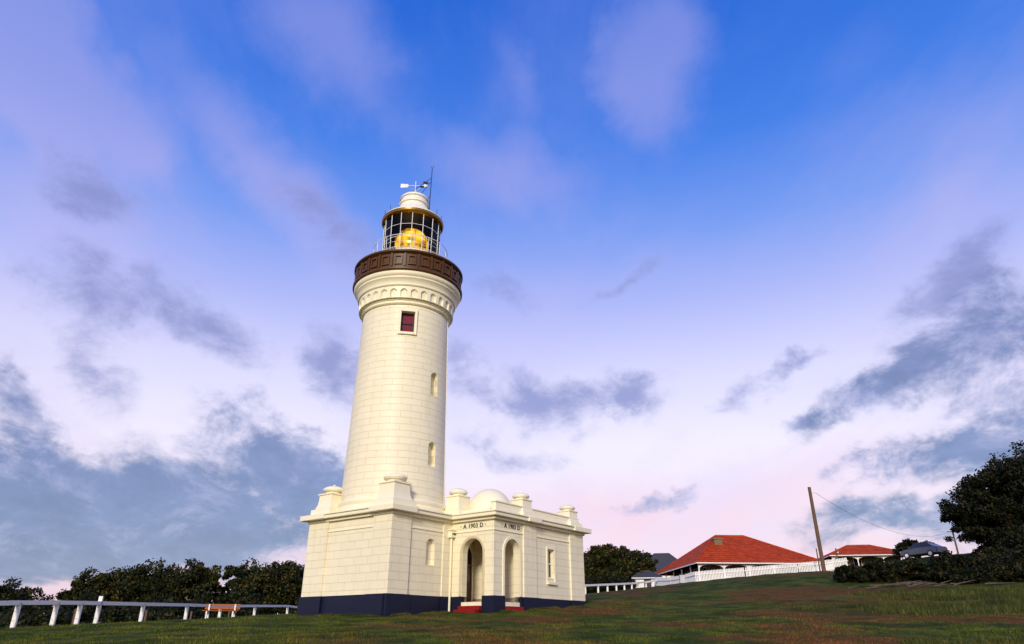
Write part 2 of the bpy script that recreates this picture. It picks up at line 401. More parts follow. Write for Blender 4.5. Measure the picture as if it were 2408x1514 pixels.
boxes("window_sill",[(wx0-.12,wx0+.72,YF-.12,YF+.1,2.28,2.42),(wx0-.12,wx0-.0,YF-.04,YF+.02,2.42,4.12),(wx0+.6,wx0+.72,YF-.04,YF+.02,2.42,4.12),(wx0+.001,wx0+.599,YF-.039,YF+.02,4.0,4.12)],M_cream,LH,.01)
tubes("downpipe",[((3.9,-.17,.9),(3.9,-.17,4.3),.055,.055)],M_cream,LH)
boxes("rain_head",[(3.74,4.04,-.33,-.06,4.3,4.62),(3.68,4.045,-.37,-.065,4.621,4.69)],M_cream,LH,.01)
def text(nm,s,size,loc,rot,par=LH):
    cu=bpy.data.curves.new(nm,'FONT'); cu.body=s; cu.size=size; cu.align_x='CENTER'; cu.align_y='CENTER'; cu.extrude=.006; cu.offset=.004; cu.space_character=1.1
    cu.materials.append(M_text); o=bpy.data.objects.new(nm,cu); link(o,par,loc); o.rotation_euler=rot; return o
text("date_lettering_side","· A 1903 D ·",.29,(4.035,-1.43,4.78),(math.pi/2,0,-math.pi/2))
text("date_lettering_front","· A 1903 D ·",.29,(5.46,YF-.015,4.78),(math.pi/2,0,0))
text("rain_head_date","1903",.13,(3.89,-.338,4.46),(math.pi/2,0,0))
tp=[(2.8,5.0),(2.8,5.62),(2.74,5.7),(2.80,5.78),(2.82,5.86),(2.78,5.95),(2.66,5.99)]
lathe("tower_base_moulding",[(2.4,5.0)]+tp+[(2.4,5.99)],96,M_cream,LH,(TX,TY,0))
prof=[(2.66,5.2)]+[(2.66-(2.66-2.43)*((k/12)**.9),5.99+(16.45-5.99)*k/12) for k in range(13)]
tw=lathe("tower",[(0,5.2)]+prof+[(0,16.45)],128,M_tow)
camang=R(-133.2)
def azcut(nm,poly,ang,r0,r1,m=None):
    o=extr(nm,poly,'x',0,r0,r1,m); o.rotation_euler=(0,0,ang); return o
cs=[azcut("t1",archpoly(.52,11.45,12.75),R(-90),2.22,3),azcut("t2",archpoly(.52,7.7,8.95),R(-90),2.30,3),
    azcut("t3",[(-.36,14.75),(.36,14.75),(.36,15.95),(-.36,15.95)],R(-131),2.15,3)]
bpy.context.view_layer.update(); cut(tw,cs); kill(cs)
tw.parent=LH; tw.location=(TX,TY,0)
def azboxes(nm,bs,ang,m,bev=0):
    o=boxes(nm,bs,m,LH,bev,(TX,TY,0)); o.rotation_euler=(0,0,ang); return o
azboxes("tower_window_glass",[(2.1,2.19,-.36,.36,14.75,15.95)],R(-131),M_redglass)
azboxes("tower_window_surround",[(2.3,2.53,-.5,-.37,14.6,16.12),(2.3,2.53,.37,.5,14.6,16.12),(2.3,2.531,-.369,.369,15.96,16.12),(2.3,2.56,-.369,.369,14.6,14.74)],R(-131),M_cream,.01)
azboxes("tower_window_bars",[(2.19,2.25,-.36,-.28,14.75,15.95),(2.19,2.25,.28,.36,14.75,15.95),(2.191,2.25,-.28,.28,15.3,15.36),(2.191,2.25,-.28,.28,15.86,15.94),(2.191,2.25,-.28,.28,14.76,14.83)],R(-131),M_dark)
lathe("collar",[(2.3,16.4),(2.5,16.4),(2.56,16.46),(2.5,16.52),(2.5,16.6),(2.58,16.64),(2.58,16.7),(2.3,16.7)],96,M_cream,LH,(TX,TY,0))
nA=30; sub=18; nz=20; seg=nA*sub; V=[];F=[]
z0,z1=16.7,17.42
for i in range(seg):
    a=2*math.pi*i/seg; u=((i%sub)/sub-.5)*2*math.pi*2.68/nA
    for k in range(nz+1):
        z=z0+(z1-z0)*k/nz; w=.17; zc=z0+.34
        ins=(abs(u)<w and z0+.06<z<=zc) or (z>zc and math.hypot(u,z-zc)<w)
        r=2.55+.13*(k/nz) if ins else 2.70+.05*(k/nz)
        V.append((r*math.cos(a),r*math.sin(a),z))
for i in range(seg):
    j=(i+1)%seg
    for k in range(nz): F.append((i*(nz+1)+k,j*(nz+1)+k,j*(nz+1)+k+1,i*(nz+1)+k+1))
mobj("arcade_frieze",V,F,M_cream,LH,(TX,TY,0),autos=40)
lathe("frieze_soffit",[(2.3,16.702),(2.7,16.702)],96,M_cream,LH,(TX,TY,0))
lathe("gallery_cornice",[(2.4,17.40),(2.80,17.40),(2.84,17.46),(2.80,17.52),(2.82,17.6),(2.88,17.72),(2.98,17.82),(2.98,17.9),(3.06,17.96),(3.1,18.06),(3.1,18.18),(2.4,18.2)],96,M_cream,LH,(TX,TY,0))
lathe("gallery_parapet",[(2.5,18.19),(3.16,18.19),(3.2,18.24),(3.2,18.36),(3.12,18.42),(3.04,18.46),(3.04,19.25),(3.1,19.3),(3.2,19.36),(3.2,19.46),(3.12,19.5),(3.0,19.52),(2.95,19.5),(2.95,18.9),(1.5,18.9)],120,M_brown,LH,(TX,TY,0))
V=[];F=[]
nP=26
for i in range(nP):
    a=2*math.pi*i/nP
    def curved(a0,a1,zz0,zz1,r0,r1):
        k=len(V); n=3
        for q in range(n+1):
            aa=a0+(a1-a0)*q/n
            for r,z in((r0,zz0),(r1,zz0),(r1,zz1),(r0,zz1)): V.append((r*math.cos(aa),r*math.sin(aa),z))
        for q in range(n):
            for s in range(4): F.append((k+4*q+s,k+4*q+(s+1)%4,k+4*q+4+(s+1)%4,k+4*q+4+s))
        F.append((k,k+1,k+2,k+3)); F.append((k+4*n+3,k+4*n+2,k+4*n+1,k+4*n))
    st=2*math.pi/nP
    curved(a-st*.07,a+st*.07,18.45,19.26,3.02,3.14)
    b0,b1=a+st*.2,a+st*.8
    curved(b0,b1,19.06,19.14,3.02,3.12); curved(b0,b1,18.56,18.64,3.02,3.12)
    curved(b0,b0+st*.1,18.64,19.06,3.02,3.119); curved(b1-st*.1,b1,18.64,19.06,3.02,3.119)
mobj("gallery_panels",V,F,M_brown,LH,(TX,TY,0))
lathe("lantern_deck",[(1.5,19.0),(1.72,19.0),(1.72,19.85),(2.22,19.86),(2.24,19.98),(1.5,19.98)],96,M_cream,LH,(TX,TY,0))
lathe("lantern_base",[(1.5,19.98),(1.74,19.98),(1.74,20.12),(1.66,20.16),(1.66,20.32),(1.74,20.34),(1.74,20.4),(1.5,20.4)],64,M_cream,LH,(TX,TY,0))
tl=[]
nb=16
for i in range(nb):
    a=2*math.pi*i/nb+.1; c_,s_=math.cos(a),math.sin(a)
    tl.append(((2.16*c_,2.16*s_,19.98),(2.2*c_,2.2*s_,21.05),.017,.017))
tl+=ringtube(2.2,21.05,.022)+ringtube(2.18,20.6,.01)+ringtube(2.17,20.25,.012)
tubes("deck_railing",tl,M_white,LH,(TX,TY,0),6)
tl=[]
for i in range(88):
    a=2*math.pi*i/88; a2=2*math.pi*(i+1.5)/88
    tl.append(((2.165*math.cos(a),2.165*math.sin(a),20.0),(2.17*math.cos(a2),2.17*math.sin(a2),20.25),.007,.007))
    tl.append(((2.165*math.cos(a2),2.165*math.sin(a2),20.0),(2.17*math.cos(a),2.17*math.sin(a),20.25),.007,.007))
tubes("deck_lattice",tl,M_white,LH,(TX,TY,0),4)
lathe("lantern_glazing",[(1.66,20.4),(1.7,22.9)],16,M_glass,LH,(TX,TY,0),autos=5)
tl=[]
for i in range(16):
    a=2*math.pi*i/16; c_,s_=math.cos(a),math.sin(a)
    tl.append(((1.68*c_,1.68*s_,20.35),(1.72*c_,1.72*s_,22.95),.022,.022))
tl+=ringtube(1.69,21.3,.017,16)+ringtube(1.705,22.1,.017,16)
tubes("lantern_mullions",tl,M_white,LH,(TX,TY,0),6)
V=[];F=[]
for i in range(25):
    a=camang+math.pi-R(102)+R(204)*i/24
    V+=[(1.5*math.cos(a),1.5*math.sin(a),20.4),(1.5*math.cos(a),1.5*math.sin(a),22.95)]
for i in range(24): F.append((2*i,2*i+2,2*i+3,2*i+1))
mobj("lantern_screen",V,F,M_black,LH,(TX,TY,0),smooth=True)
lathe("lantern_ceiling",[(0,22.96),(1.7,22.955)],48,M_black,LH,(TX,TY,0))
lathe("lantern_floor",[(0,20.41),(1.6,20.411)],48,M_black,LH,(TX,TY,0))
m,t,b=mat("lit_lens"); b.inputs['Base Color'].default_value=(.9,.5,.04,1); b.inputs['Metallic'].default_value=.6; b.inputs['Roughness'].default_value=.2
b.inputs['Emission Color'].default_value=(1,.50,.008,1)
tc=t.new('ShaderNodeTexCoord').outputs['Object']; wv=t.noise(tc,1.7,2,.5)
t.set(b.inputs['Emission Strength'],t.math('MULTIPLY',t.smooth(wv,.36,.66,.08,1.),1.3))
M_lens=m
lp=[(0,20.62)]
for k in range(25):
    a=-math.pi/2+math.pi*k/24; rr=1.0*math.cos(a)+(.035 if k%2 else 0); lp.append((max(rr,.01),21.62+1.0*math.sin(a)))
lp.append((0,22.63))
lathe("lens",lp,48,M_lens,LH,(TX,TY,0),autos=20)
lathe("lens_pedestal",[(.25,20.4),(.3,20.45),(.3,20.7)],24,M_brass,LH,(TX,TY,0))
tl=[]
for i in range(8):
    a=2*math.pi*i/8+.2
    for k in range(8):
        e0=-1.2+2.4*k/8; e1_=-1.2+2.4*(k+1)/8
        tl.append(((1.04*math.cos(e0)*math.cos(a),1.04*math.cos(e0)*math.sin(a),21.62+1.04*math.sin(e0)),(1.04*math.cos(e1_)*math.cos(a),1.04*math.cos(e1_)*math.sin(a),21.62+1.04*math.sin(e1_)),.02,.02))
tubes("lens_frame",tl,M_brass,LH,(TX,TY,0),6)
lathe("roof_gutter",[(1.6,22.9),(1.86,22.9),(1.9,22.96),(1.9,23.1),(1.84,23.14),(1.6,23.14)],64,M_brass,LH,(TX,TY,0))
rp=[(1.84,23.142),(1.84,23.2)]
for k in range(1,11):
    u=k/10; rp.append((1.84-(1.84-.88)*u**.85,23.2+.95*u**1.15))
rp+=[(.88,24.3),(.96,24.33),(.96,24.4),(.84,24.42),(.82,24.75),(.9,24.78),(.9,24.84)]
for k in range(1,8):
    a=k/7*math.pi/2; rp.append((.88*math.cos(a)+1e-4,24.84+.34*math.sin(a)))
lathe("lantern_roof",rp,64,M_roofw,LH,(TX,TY,0))
tubes("roof_rungs",[((1.75*math.cos(camang+q),1.75*math.sin(camang+q),23.15),(1.8*math.cos(camang+q),1.8*math.sin(camang+q),23.6),.015,.015) for q in (-1.3,-.9,.9,1.3,1.8,-1.8)],M_dark,LH,(TX,TY,0))
cr=Vector((math.cos(R(-53)),math.sin(R(-53)),0))
def L3(r,z,dpt=0): v=cr*r+Vector((math.cos(camang),math.sin(camang),0))*dpt; return (v.x,v.y,z)
tubes("wind_vane_rod",[(L3(0,25.1),L3(0,26.35),.03,.02),(L3(-.75,26.0),L3(.75,26.0),.022,.022),(L3(-.3,25.6,-.3),L3(.3,25.6,.3),.014,.014),(L3(-.3,25.6,.3),L3(.3,25.6,-.3),.014,.014)],M_white,LH,(TX,TY,0))
V=[L3(-.95,26.15,.0),L3(-.95,25.85,0),L3(-.5,25.88,0),L3(-.42,26.0,0),L3(-.5,26.12,0),L3(.55,26.12,0),L3(.55,25.88,0),L3(.85,26.0,0)]
o=mobj("wind_vane",V,[(0,1,2,3,4),(5,6,7)],M_white,LH,(TX,TY,0)); sd=o.modifiers.new("s",'SOLIDIFY'); sd.thickness=.03
tubes("antenna_mast",[(L3(.95,23.6),L3(1.0,27.3),.032,.022),(L3(1.0,27.3),L3(.93,27.5),.016,.016),(L3(1.0,27.3),L3(1.1,27.55),.016,.016),(L3(.98,26.6),L3(-.6,25.2),.018,.018),(L3(.98,26.3),L3(.2,25.1),.018,.018),(L3(.5,26.25),L3(.8,26.2),.08,.06),(L3(.3,25.95),L3(.55,25.9),.07,.06),(L3(.98,25.3),L3(.6,24.4),.016,.016)],M_dark,LH,(TX,TY,0))
tubes("tower_conduit",[((2.50*math.cos(camang+1.25),2.50*math.sin(camang+1.25),16.4),(2.7*math.cos(camang+1.25),2.7*math.sin(camang+1.25),6),.02,.02)],M_cream,LH,(TX,TY,0))
boxes("rear_stair_block",[(5.0,6.4,3.4,4.8,5.2,7.9)],M_cream,LH,.02)
boxes("rear_stair_block_cap",[(4.88,6.52,3.28,4.92,7.9,8.05)],M_cream,LH,.02)

# ------------------------------------------------------------ foliage
M_leafA=leafmat("dark_leaves",[(0,(.005,.010,.003,1)),(.55,(.018,.028,.006,1)),(.88,(.052,.052,.010,1)),(1,(.13,.078,.018,1))])
M_leafB=leafmat("shrub_leaves",[(0,(.004,.008,.002,1)),(.6,(.011,.019,.004,1)),(1,(.04,.04,.010,1))])
M_leafC=leafmat("windswept_tree_leaves",[(0,(.002,.005,.002,1)),(.6,(.008,.013,.003,1)),(.93,(.024,.026,.007,1)),(1,(.08,.036,.010,1))])
def foliage(name,clumps,nsub,per,leaf,m,parent=None):
    out=[]
    for (c,r,wt) in clumps:
        c=np.array(c);r=np.array(r); ns=max(3,int(nsub*wt))
        d=rng.normal(size=(ns,3)); d/=np.linalg.norm(d,axis=1)[:,None]; d[:,2]=np.abs(d[:,2])*np.where(rng.random(ns)<.8,1,-.6)
        rad=rng.random(ns)**.35*(.82+.32*rng.random(ns))
        sc_=c+d*r*rad[:,None]
        rs=np.mean(r)*rng.uniform(.11,.27,ns)
        for k in range(ns):
            e=rng.normal(size=(per,3)); e/=np.linalg.norm(e,axis=1)[:,None]
            e[:,2]*=.7
            out.append(sc_[k]+e*rs[k]*(.45+.75*rng.random((per,1))))
    p=np.concatenate(out); n=len(p)
    a=rng.normal(size=(n,3)); a/=np.linalg.norm(a,axis=1)[:,None]
    bb=np.cross(a,rng.normal(size=(n,3))); bb/=np.linalg.norm(bb,axis=1)[:,None]
    s=leaf*rng.uniform(.6,1.3,(n,1))
    V=np.stack([p-a*s,p+bb*s*.45,p+a*s,p-bb*s*.45],1).reshape(-1,3)
    return fastmesh(name,V,4,m,parent)
def tree(name,x,y,top,w,dpt=None,m=M_leafA,nsub=110,per=120,leaf=.16,clumps=None,skirt=False):
    z=h(x,y); E=empty(name,(0,0,0)); hh=top-z; dpt=dpt or w*.8
    if clumps is None:
        clumps=[((x,y,z+hh*.5),(w*.46,dpt*.46,hh*.44),1.)]
        for _ in range(6):
            q=random.uniform(-.36,.36); clumps.append(((x+q*w,y+random.uniform(-.2,.2)*dpt,z+hh*random.uniform(.45,.72)),(w*.2,dpt*.2,hh*.26),.25))
        if skirt: clumps.append(((x,y,z+hh*.15),(w*.55,dpt*.5,hh*.33),.8))
    foliage("crown",clumps,nsub,per,leaf,m,E)
    tl=[]
    base=(x,y,z-.2); mid=(x+.1,y,z+hh*.3); tl.append((base,mid,.03*hh+.06,.022*hh+.04))
    for _ in range(9):
        c=random.choice(clumps); e=(c[0][0]+random.uniform(-.6,.6)*c[1][0],c[0][1]+random.uniform(-.5,.5)*c[1][1],c[0][2]+random.uniform(-.2,.6)*c[1][2])
        k=tuple((mid[i]+e[i])/2+random.uniform(-.3,.3) for i in range(3))
        tl+=[(mid,k,.018*hh+.03,.05),(k,e,.05,.015)]
    tubes("trunk",tl,M_bark,E)
    return E
tree("tree",-32.8,68,6.6,10.6,nsub=150,skirt=True); tree("tree",-22.6,70,6.6,9.8,nsub=140,skirt=True); tree("tree",-39.4,68,5.5,5.6,nsub=70,skirt=True)
tree("tree",-27.6,72,4.6,5,nsub=50,skirt=True); tree("tree",-45.5,67,4.5,6,nsub=70,skirt=True,m=M_leafB); tree("tree",-51.5,67,5.1,7,nsub=80,skirt=True,m=M_leafB)
tree("tree",13.8,98,11.2,10.6,nsub=150,leaf=.2,skirt=True)
sh=[]
for x,y,tp_,w in [(-44,66,4.2,7),(-48.5,66,4.6,6),(-54,66,5.2,8),(-40,60,2.6,7),(-33,58,2.4,7),(-27,60,2.8,7),(-46,57,2.4,9),(-24,54,2.0,6),(-36,64,3.4,9),(-25,64,3.6,8),(-19,72,3.6,7),(-15,78,4.,8),(-60,70,4.,10),(-30,64,3.2,8),(-38,52,1.6,8),(-31,50,1.4,7)]:
    z=min(h(x,y),-.2); sh.append(((x,y,z+(tp_-z)*.3),(w*.55,w*.4,(tp_-z)*.62),1.))
foliage("hedge",sh,75,110,.17,M_leafB)
sh=[]
for x,y,tp_,w in [(9.5,94,6.6,6),(12.5,93,6.8,6)]:
    z=h(x,y)-.2; sh.append(((x,y,z+(tp_-z)*.3),(w*.55,w*.35,(tp_-z)*.62),1.))
foliage("hedge",sh,60,110,.17,M_leafB)
big=[((45.3,63,11.6),(4.4,4.,2.7),1.1),((49.5,63,12.7),(5,4,3.2),1.3),((41.4,62,9.5),(3.,3,1.8),.8),((46,61,8.8),(5.2,3,2.2),1.1),((51,62,9),(5,4,4),1.),((43,61,7.6),(3.5,3,1.2),.5),((55,63,12),(5,4,4),.8)]
tree("tree",46,63,14,12,m=M_leafC,clumps=big,nsub=120,per=130,leaf=.17)
sh=[]
for x,y,tp_,w in [(38,57,6.2,5.5),(41,58,7.4,6),(44,58,8.2,6),(47,58,9.2,7),(43.5,64,7.9,4),
                  (23.6,50,4.3,2.6),(25.6,50,4.7,3.2),(28,50,4.9,3.8),(31,50,5.05,4.2),(34,50,5.3,4.5),(37,50,5.8,5),(40.5,50,6.3,6),(44,50,7.,7),(29.5,48,4.,3.2),(33,48,4.3,4),(37,47.5,4.7,4.5),(41,47,5.2,5)]:
    z=h(x,y)-.3; sh.append(((x,y,z+(tp_-z)*.3),(w*.58,w*.4,(tp_-z)*.64),1.))
foliage("hedge",sh,75,105,.14,M_leafC)
tree("tree",52.5,93,11.3,5,nsub=55,m=M_leafC); tree("tree",60,90,15,9,nsub=80,m=M_leafC)
sh=[]
for i in range(40):
    x=-120+i*7.; y=150+rng.uniform(-8,8); sh.append(((x,y,-2.5 if x<0 else .5),(6,4,3.2 if x<0 else 5),1.))
foliage("bushland",sh,22,70,.5,M_leafB)
tl=[]
for i in range(26):
    x=random.uniform(20.5,30); y=random.uniform(45,48); a=random.uniform(-.5,.5); l=random.uniform(.4,1.9)
    x2=x+l*math.cos(a); y2=y+l*math.sin(a); tl.append(((x,y,h(x,y)+.06),(x2,y2,h(x2,y2)+random.uniform(.05,.3)),.045,.012))
tubes("fallen_branch",tl,M_drift)

# ------------------------------------------------------------ fences
def fence(name,line,posts,ph=.95,talls=(),pw=.065,rt=.09):
    E=empty(name)
    bs=[]
    for i,(x,y) in enumerate(posts):
        z=h(x,y); hh=ph+(.28 if i in talls else -.02)
        bs.append((x-pw,x+pw,y-.05,y+.05,z-.3,z+hh))
    boxes("posts",bs,M_white,E,.012)
    V=[];F=[]
    for (x0,y0),(x1,y1) in zip(line[:-1],line[1:]):
        p0=Vector((x0,y0,h(x0,y0)+ph)); p1=Vector((x1,y1,h(x1,y1)+ph)); d=(p1-p0).normalized(); s=d.cross(Vector((0,0,1))).normalized(); u=Vector((0,0,1))
        k=len(V)
        for p in(p0,p1):
            for a,b_ in((-.09,.06-rt*1.6),(.09,.06-rt*1.6),(.09,.06),(-.09,.06)): V.append(tuple(p+s*a+u*b_))
        for q in range(4): F.append((k+q,k+(q+1)%4,k+4+(q+1)%4,k+4+q))
        F+=[(k,k+1,k+2,k+3),(k+7,k+6,k+5,k+4)]
    mobj("top_rail",V,F,M_white,E)
    tl=[]
    for (x0,y0),(x1,y1) in zip(line[:-1],line[1:]):
        for q in(.3,.62): tl.append(((x0,y0,h(x0,y0)+q),(x1,y1,h(x1,y1)+q),.006,.006))
    tubes("wires",tl,M_dark,E,seg=4)
    return E
ys=[15.5,19,22.5,26,28.6,31,32.7,34.2,38.3,43.5,48.5,55,63,72]
fp=[(-19.1,y) for y in ys]
fence("white_rail_fence",fp,fp,talls=(7,),pw=.09,rt=.1)
E=empty("timber_post_row")
boxes("posts",[(x-.05,x+.05,y-.05,y+.05,h(x,y)-.2,h(x,y)+.75) for x,y in[(-19.9,28),(-20,34),(-20.2,41),(-20.3,47),(-20.2,53)]],M_pole,E)
line=[(5.5,68),(8.7,74),(11.2,78.5),(13.6,83),(16,87.2),(18,90)]
pp=[]
for (x0,y0),(x1,y1) in zip(line[:-1],line[1:]):
    for q in(0,.5): pp.append((x0+(x1-x0)*q,y0+(y1-y0)*q))
fence("white_rail_fence",line,pp,rt=.12,pw=.09)
def picket(name,line):
    E=empty(name); V=[];F=[]
    rl=[]
    for (x0,y0),(x1,y1) in zip(line[:-1],line[1:]):
        L_=math.hypot(x1-x0,y1-y0); n=int(L_/.15); ux,uy=(x1-x0)/L_,(y1-y0)/L_
        for i in range(n):
            s=i*.15; x=x0+ux*s;y=y0+uy*s; z=h(x,y); w=.055; hh=1.3
            k=len(V); qx,qy=-uy*.012,ux*.012
            for sgn in(-1,1):
                V+= [(x-ux*w+qx*sgn,y-uy*w+qy*sgn,z-.1),(x+ux*w+qx*sgn,y+uy*w+qy*sgn,z-.1),(x+ux*w+qx*sgn,y+uy*w+qy*sgn,z+hh-.06),(x+qx*sgn,y+qy*sgn,z+hh),(x-ux*w+qx*sgn,y-uy*w+qy*sgn,z+hh-.06)]
            F+=[(k,k+1,k+2,k+3,k+4),(k+9,k+8,k+7,k+6,k+5)]+[(k+q,k+(q+1)%5,k+5+(q+1)%5,k+5+q) for q in range(5)]
            if i%12==0:
                x_=x+ux*12*.15 if i+12<n else x1; y_=y+uy*12*.15 if i+12<n else y1
                for q in(.35,.95): rl.append(((x-qx*3,y-qy*3,z+q),(x_-qx*3,y_-qy*3,h(x_,y_)+q),.05,.05))
    mobj("pickets",V,F,M_white,E); tubes("rails",rl,M_white,E,seg=4); return E
picket("picket_fence",[(17.8,91),(18.3,84),(19.1,75.5),(24,74.3),(29,73),(33.5,71.8)])
E=empty("fence_sign",(18.6,79.2,h(18.6,79.2)),R(-18)); boxes("panel",[(-.35,.35,-.35,-.3,.35,1.3)],M_dark,E,.01); boxes("face",[(-.29,.29,-.36,-.352,.42,1.23)],simple("sign_face",(.45,.48,.5),.4,0,.4,4),E)
# ------------------------------------------------------------ houses
m,t,b=mat("terracotta_tiles"); tc=t.new('ShaderNodeTexCoord').outputs['Object']; x,y,z=t.sep(tc)
wv=t.math('SINE',t.math('MULTIPLY',z,22.)); n=t.noise(tc,1.5,6,.7); nn=t.noise(tc,6,3,.6)
c=t.mix(t.smooth(n,.3,.7),(.32,.028,.004,1),(.56,.075,.008,1)); c=t.mix(t.smooth(wv,.4,1.,0,.5),c,(.13,.012,.004,1)); c=t.mix(t.smooth(nn,.55,.7,0,.4),c,(.18,.02,.006,1))
t.set(b.inputs['Base Color'],c); b.inputs['Roughness'].default_value=.8; b.inputs['Specular IOR Level'].default_value=.15; M_tile=m
m,t,b=mat("sandstone_wall"); tc=t.new('ShaderNodeTexCoord').outputs['Object']; x,y,z=t.sep(tc)
br=t.new('ShaderNodeTexBrick'); t.set(br.inputs['Vector'],t.comb(t.math('ADD',x,y),z)); br.inputs['Scale'].default_value=1; br.inputs['Brick Width'].default_value=.8; br.inputs['Row Height'].default_value=.35; br.inputs['Mortar Size'].default_value=.015
br.inputs['Color1'].default_value=(.15,.10,.05,1); br.inputs['Color2'].default_value=(.24,.17,.09,1); br.inputs['Mortar'].default_value=(.07,.055,.03,1)
t.set(b.inputs['Base Color'],br.outputs[0]); M_stone=m
M_grey=simple("grey_roof",(.055,.055,.065),.7,0,.3,3)
def hiproof(name,w,d,ov,z0,hgt,ridge,m,E,thick=.14):
    a,b_=-ov,w+ov; c_,d_=-ov,d+ov; cx_,cy_=w/2,d/2; rx=ridge/2
    V=[(a,c_,z0),(b_,c_,z0),(b_,d_,z0),(a,d_,z0),(cx_-rx,cy_,z0+hgt),(cx_+rx,cy_,z0+hgt)]
    o=mobj(name,V,[(0,1,5,4),(1,2,5),(2,3,4,5),(3,0,4)],m,E)
    sd=o.modifiers.new("s",'SOLIDIFY'); sd.thickness=thick; sd.offset=-1
    tubes("ridge_caps",[(V[4],V[5],.12,.12)]+[(V[i],V[j],.11,.11) for i,j in((0,4),(1,5),(2,5),(3,4))],m,E)
    boxes("fascia",[(a-.02,b_+.02,c_-.06,c_+.04,z0-.13,z0-.02),(a-.06,a+.04,c_+.05,d_,z0-.13,z0-.021),(b_-.04,b_+.06,c_+.05,d_,z0-.13,z0-.021)],M_white,E)
def house(name,loc,rz,w,d,wallh,hgt,ridge,roofm,ver=2.0,sub=2.):
    E=empty(name,loc,rz)
    boxes("walls",[(ver,w-.3,ver,d-.3,-sub,wallh)],M_stone,E)
    hiproof("roof",w,d,.35,wallh,hgt,ridge,roofm,E)
    boxes("verandah_floor",[(0,w,0,ver,-sub,.15),(0,ver,ver+.01,d,-sub,.151)],M_stone,E)
    n=max(3,int(w/2.6)); bs=[(w*i/n-.06,w*i/n+.06,.05,.17,.15,wallh-.14) for i in range(n+1)]+[(.05,.17,d*i/n-.06,d*i/n+.06,.15,wallh-.14) for i in range(1,n+1)]
    boxes("verandah_posts",bs,M_white,E)
    for i in range(n):
        c0=w*(i+.5)/n; hw=w/n/2-.08; k=10; pl=[(-hw,wallh-.15),(hw,wallh-.15)]+[(hw*math.cos(math.pi*q/k),wallh-.62+.42*math.sin(math.pi*q/k)) for q in range(k+1)]
        extr("valance_%d"%i,pl,'y',c0,.1,.14,M_white,E)
    wn=[(ver+1.2+i*3.,ver+2.1+i*3.,ver-.04,ver-.01,1.,2.1) for i in range(int((w-ver)/3.2))]+[(ver-.04,ver-.01,ver+1.5+i*3.4,ver+2.4+i*3.4,1.,2.1) for i in range(int((d-ver)/3.6))]
    boxes("windows",wn,M_dglass,E)
    boxes("window_frames",[(a-.08,b_+.08,c_+.015,d_+.02,e-.08,f+.08) if b_-a>.5 else (a+.015,b_+.02,c_-.08,d_+.08,e-.08,f+.08) for a,b_,c_,d_,e,f in wn],M_white,E)
    return E
Hs=house("cottage",(20.7,80.,4.9),R(4),14.3,17.,2.3,3.95,3.6,M_tile)
boxes("chimney",[(4.0,4.95,5.3,6.1,3.4,5.45),(3.9,5.05,5.2,6.2,5.451,5.6)],M_stone,Hs,.02); tubes("chimney_pots",[((4.25,5.7,5.6),(4.25,5.7,5.9),.12,.1),((4.7,5.7,5.6),(4.7,5.7,5.9),.12,.1)],M_tile,Hs)
house("cottage",(42.8,96,7.2),math.atan2(-2,13.),9.5,8,2.35,1.6,3.,M_tile)
H3=empty("grey_roofed_shed",(18.2,107,5.5),R(-12))
boxes("walls",[(0,8,0,7,-2,2.6)],M_white,H3)
hiproof("roof",8,7,.4,2.6,3.0,2.2,M_grey,H3)
boxes("windows",[(1.5,2.6,-.03,-.005,1,2.1),(5,6.1,-.03,-.005,1,2.1)],M_dglass,H3)
H4=empty("grey_roofed_shed",(15.8,94,4.9),R(-8))
boxes("walls",[(0,3.2,0,3,-2,1.7)],M_white,H4); hiproof("roof",3.2,3,.3,1.7,.9,1.,M_grey,H4); boxes("door",[(1.2,2.1,-.03,-.005,0,1.6)],M_dark,H4)
# ------------------------------------------------------------ poles & wires
def upole(x,y,top,r=.16,arm=False):
    E=empty("utility_pole",(x,y,0)); z=h(x,y)
    l=[((0,0,z-.3),(0,0,top),r,r*.78)]
    if arm: l.append(((-.7,0,top-.4),(.7,0,top-.4),.05,.05))
    tubes("pole",l,M_pole,E,seg=12)
    tubes("insulator",[((r*.7,0,top-.45),(r*2.3,0,top-.45),.04,.04),((r*2.3,0,top-.5),(r*2.3,0,top-.35),.05,.03)],M_white,E); return E
upole(25.85,60,11.6,.17); upole(56,90,12.2,.12,True); upole(36.2,80,8.7,.09); upole(30.2,71,7.7,.07)
def wire(name,p0,p1,sag,r=.013):
    n=20; q=[]
    for i in range(n+1):
        u=i/n; q.append(tuple(p0[k]+(p1[k]-p0[k])*u-(sag*4*u*(1-u) if k==2 else 0) for k in range(3)))
    tubes(name,[(q[i],q[i+1],r,r) for i in range(n)],M_dark,seg=4)
wire("overhead_wire",(26.2,60,11.2),(56,90,11.9),1.9)
wire("overhead_wire",(36.2,80,8.6),(56,90,11.7),.9)
# ------------------------------------------------------------ bench
B=empty("park_bench",(-16.3,41.5,h(-16.3,41.5)-.02),R(8))
boxes("seat",[(-.95,.95,-.28+i*.15,-.16+i*.15,.40,.44) for i in range(3)],M_orange,B,.008)
boxes("backrest",[(-.95,.95,.24,.28,.50,.61),(-.95,.95,.26,.30,.66,.78)],M_orange,B,.008)
boxes("legs",[(x-.04,x+.04,-.25,-.18,-.1,.399) for x in(-.7,.7)]+[(x-.04,x+.04,.15,.235,-.1,.77) for x in(-.7,.7)]+[(x-.035,x+.035,-.179,.149,.32,.395) for x in(-.7,.7)],M_white,B,.008)
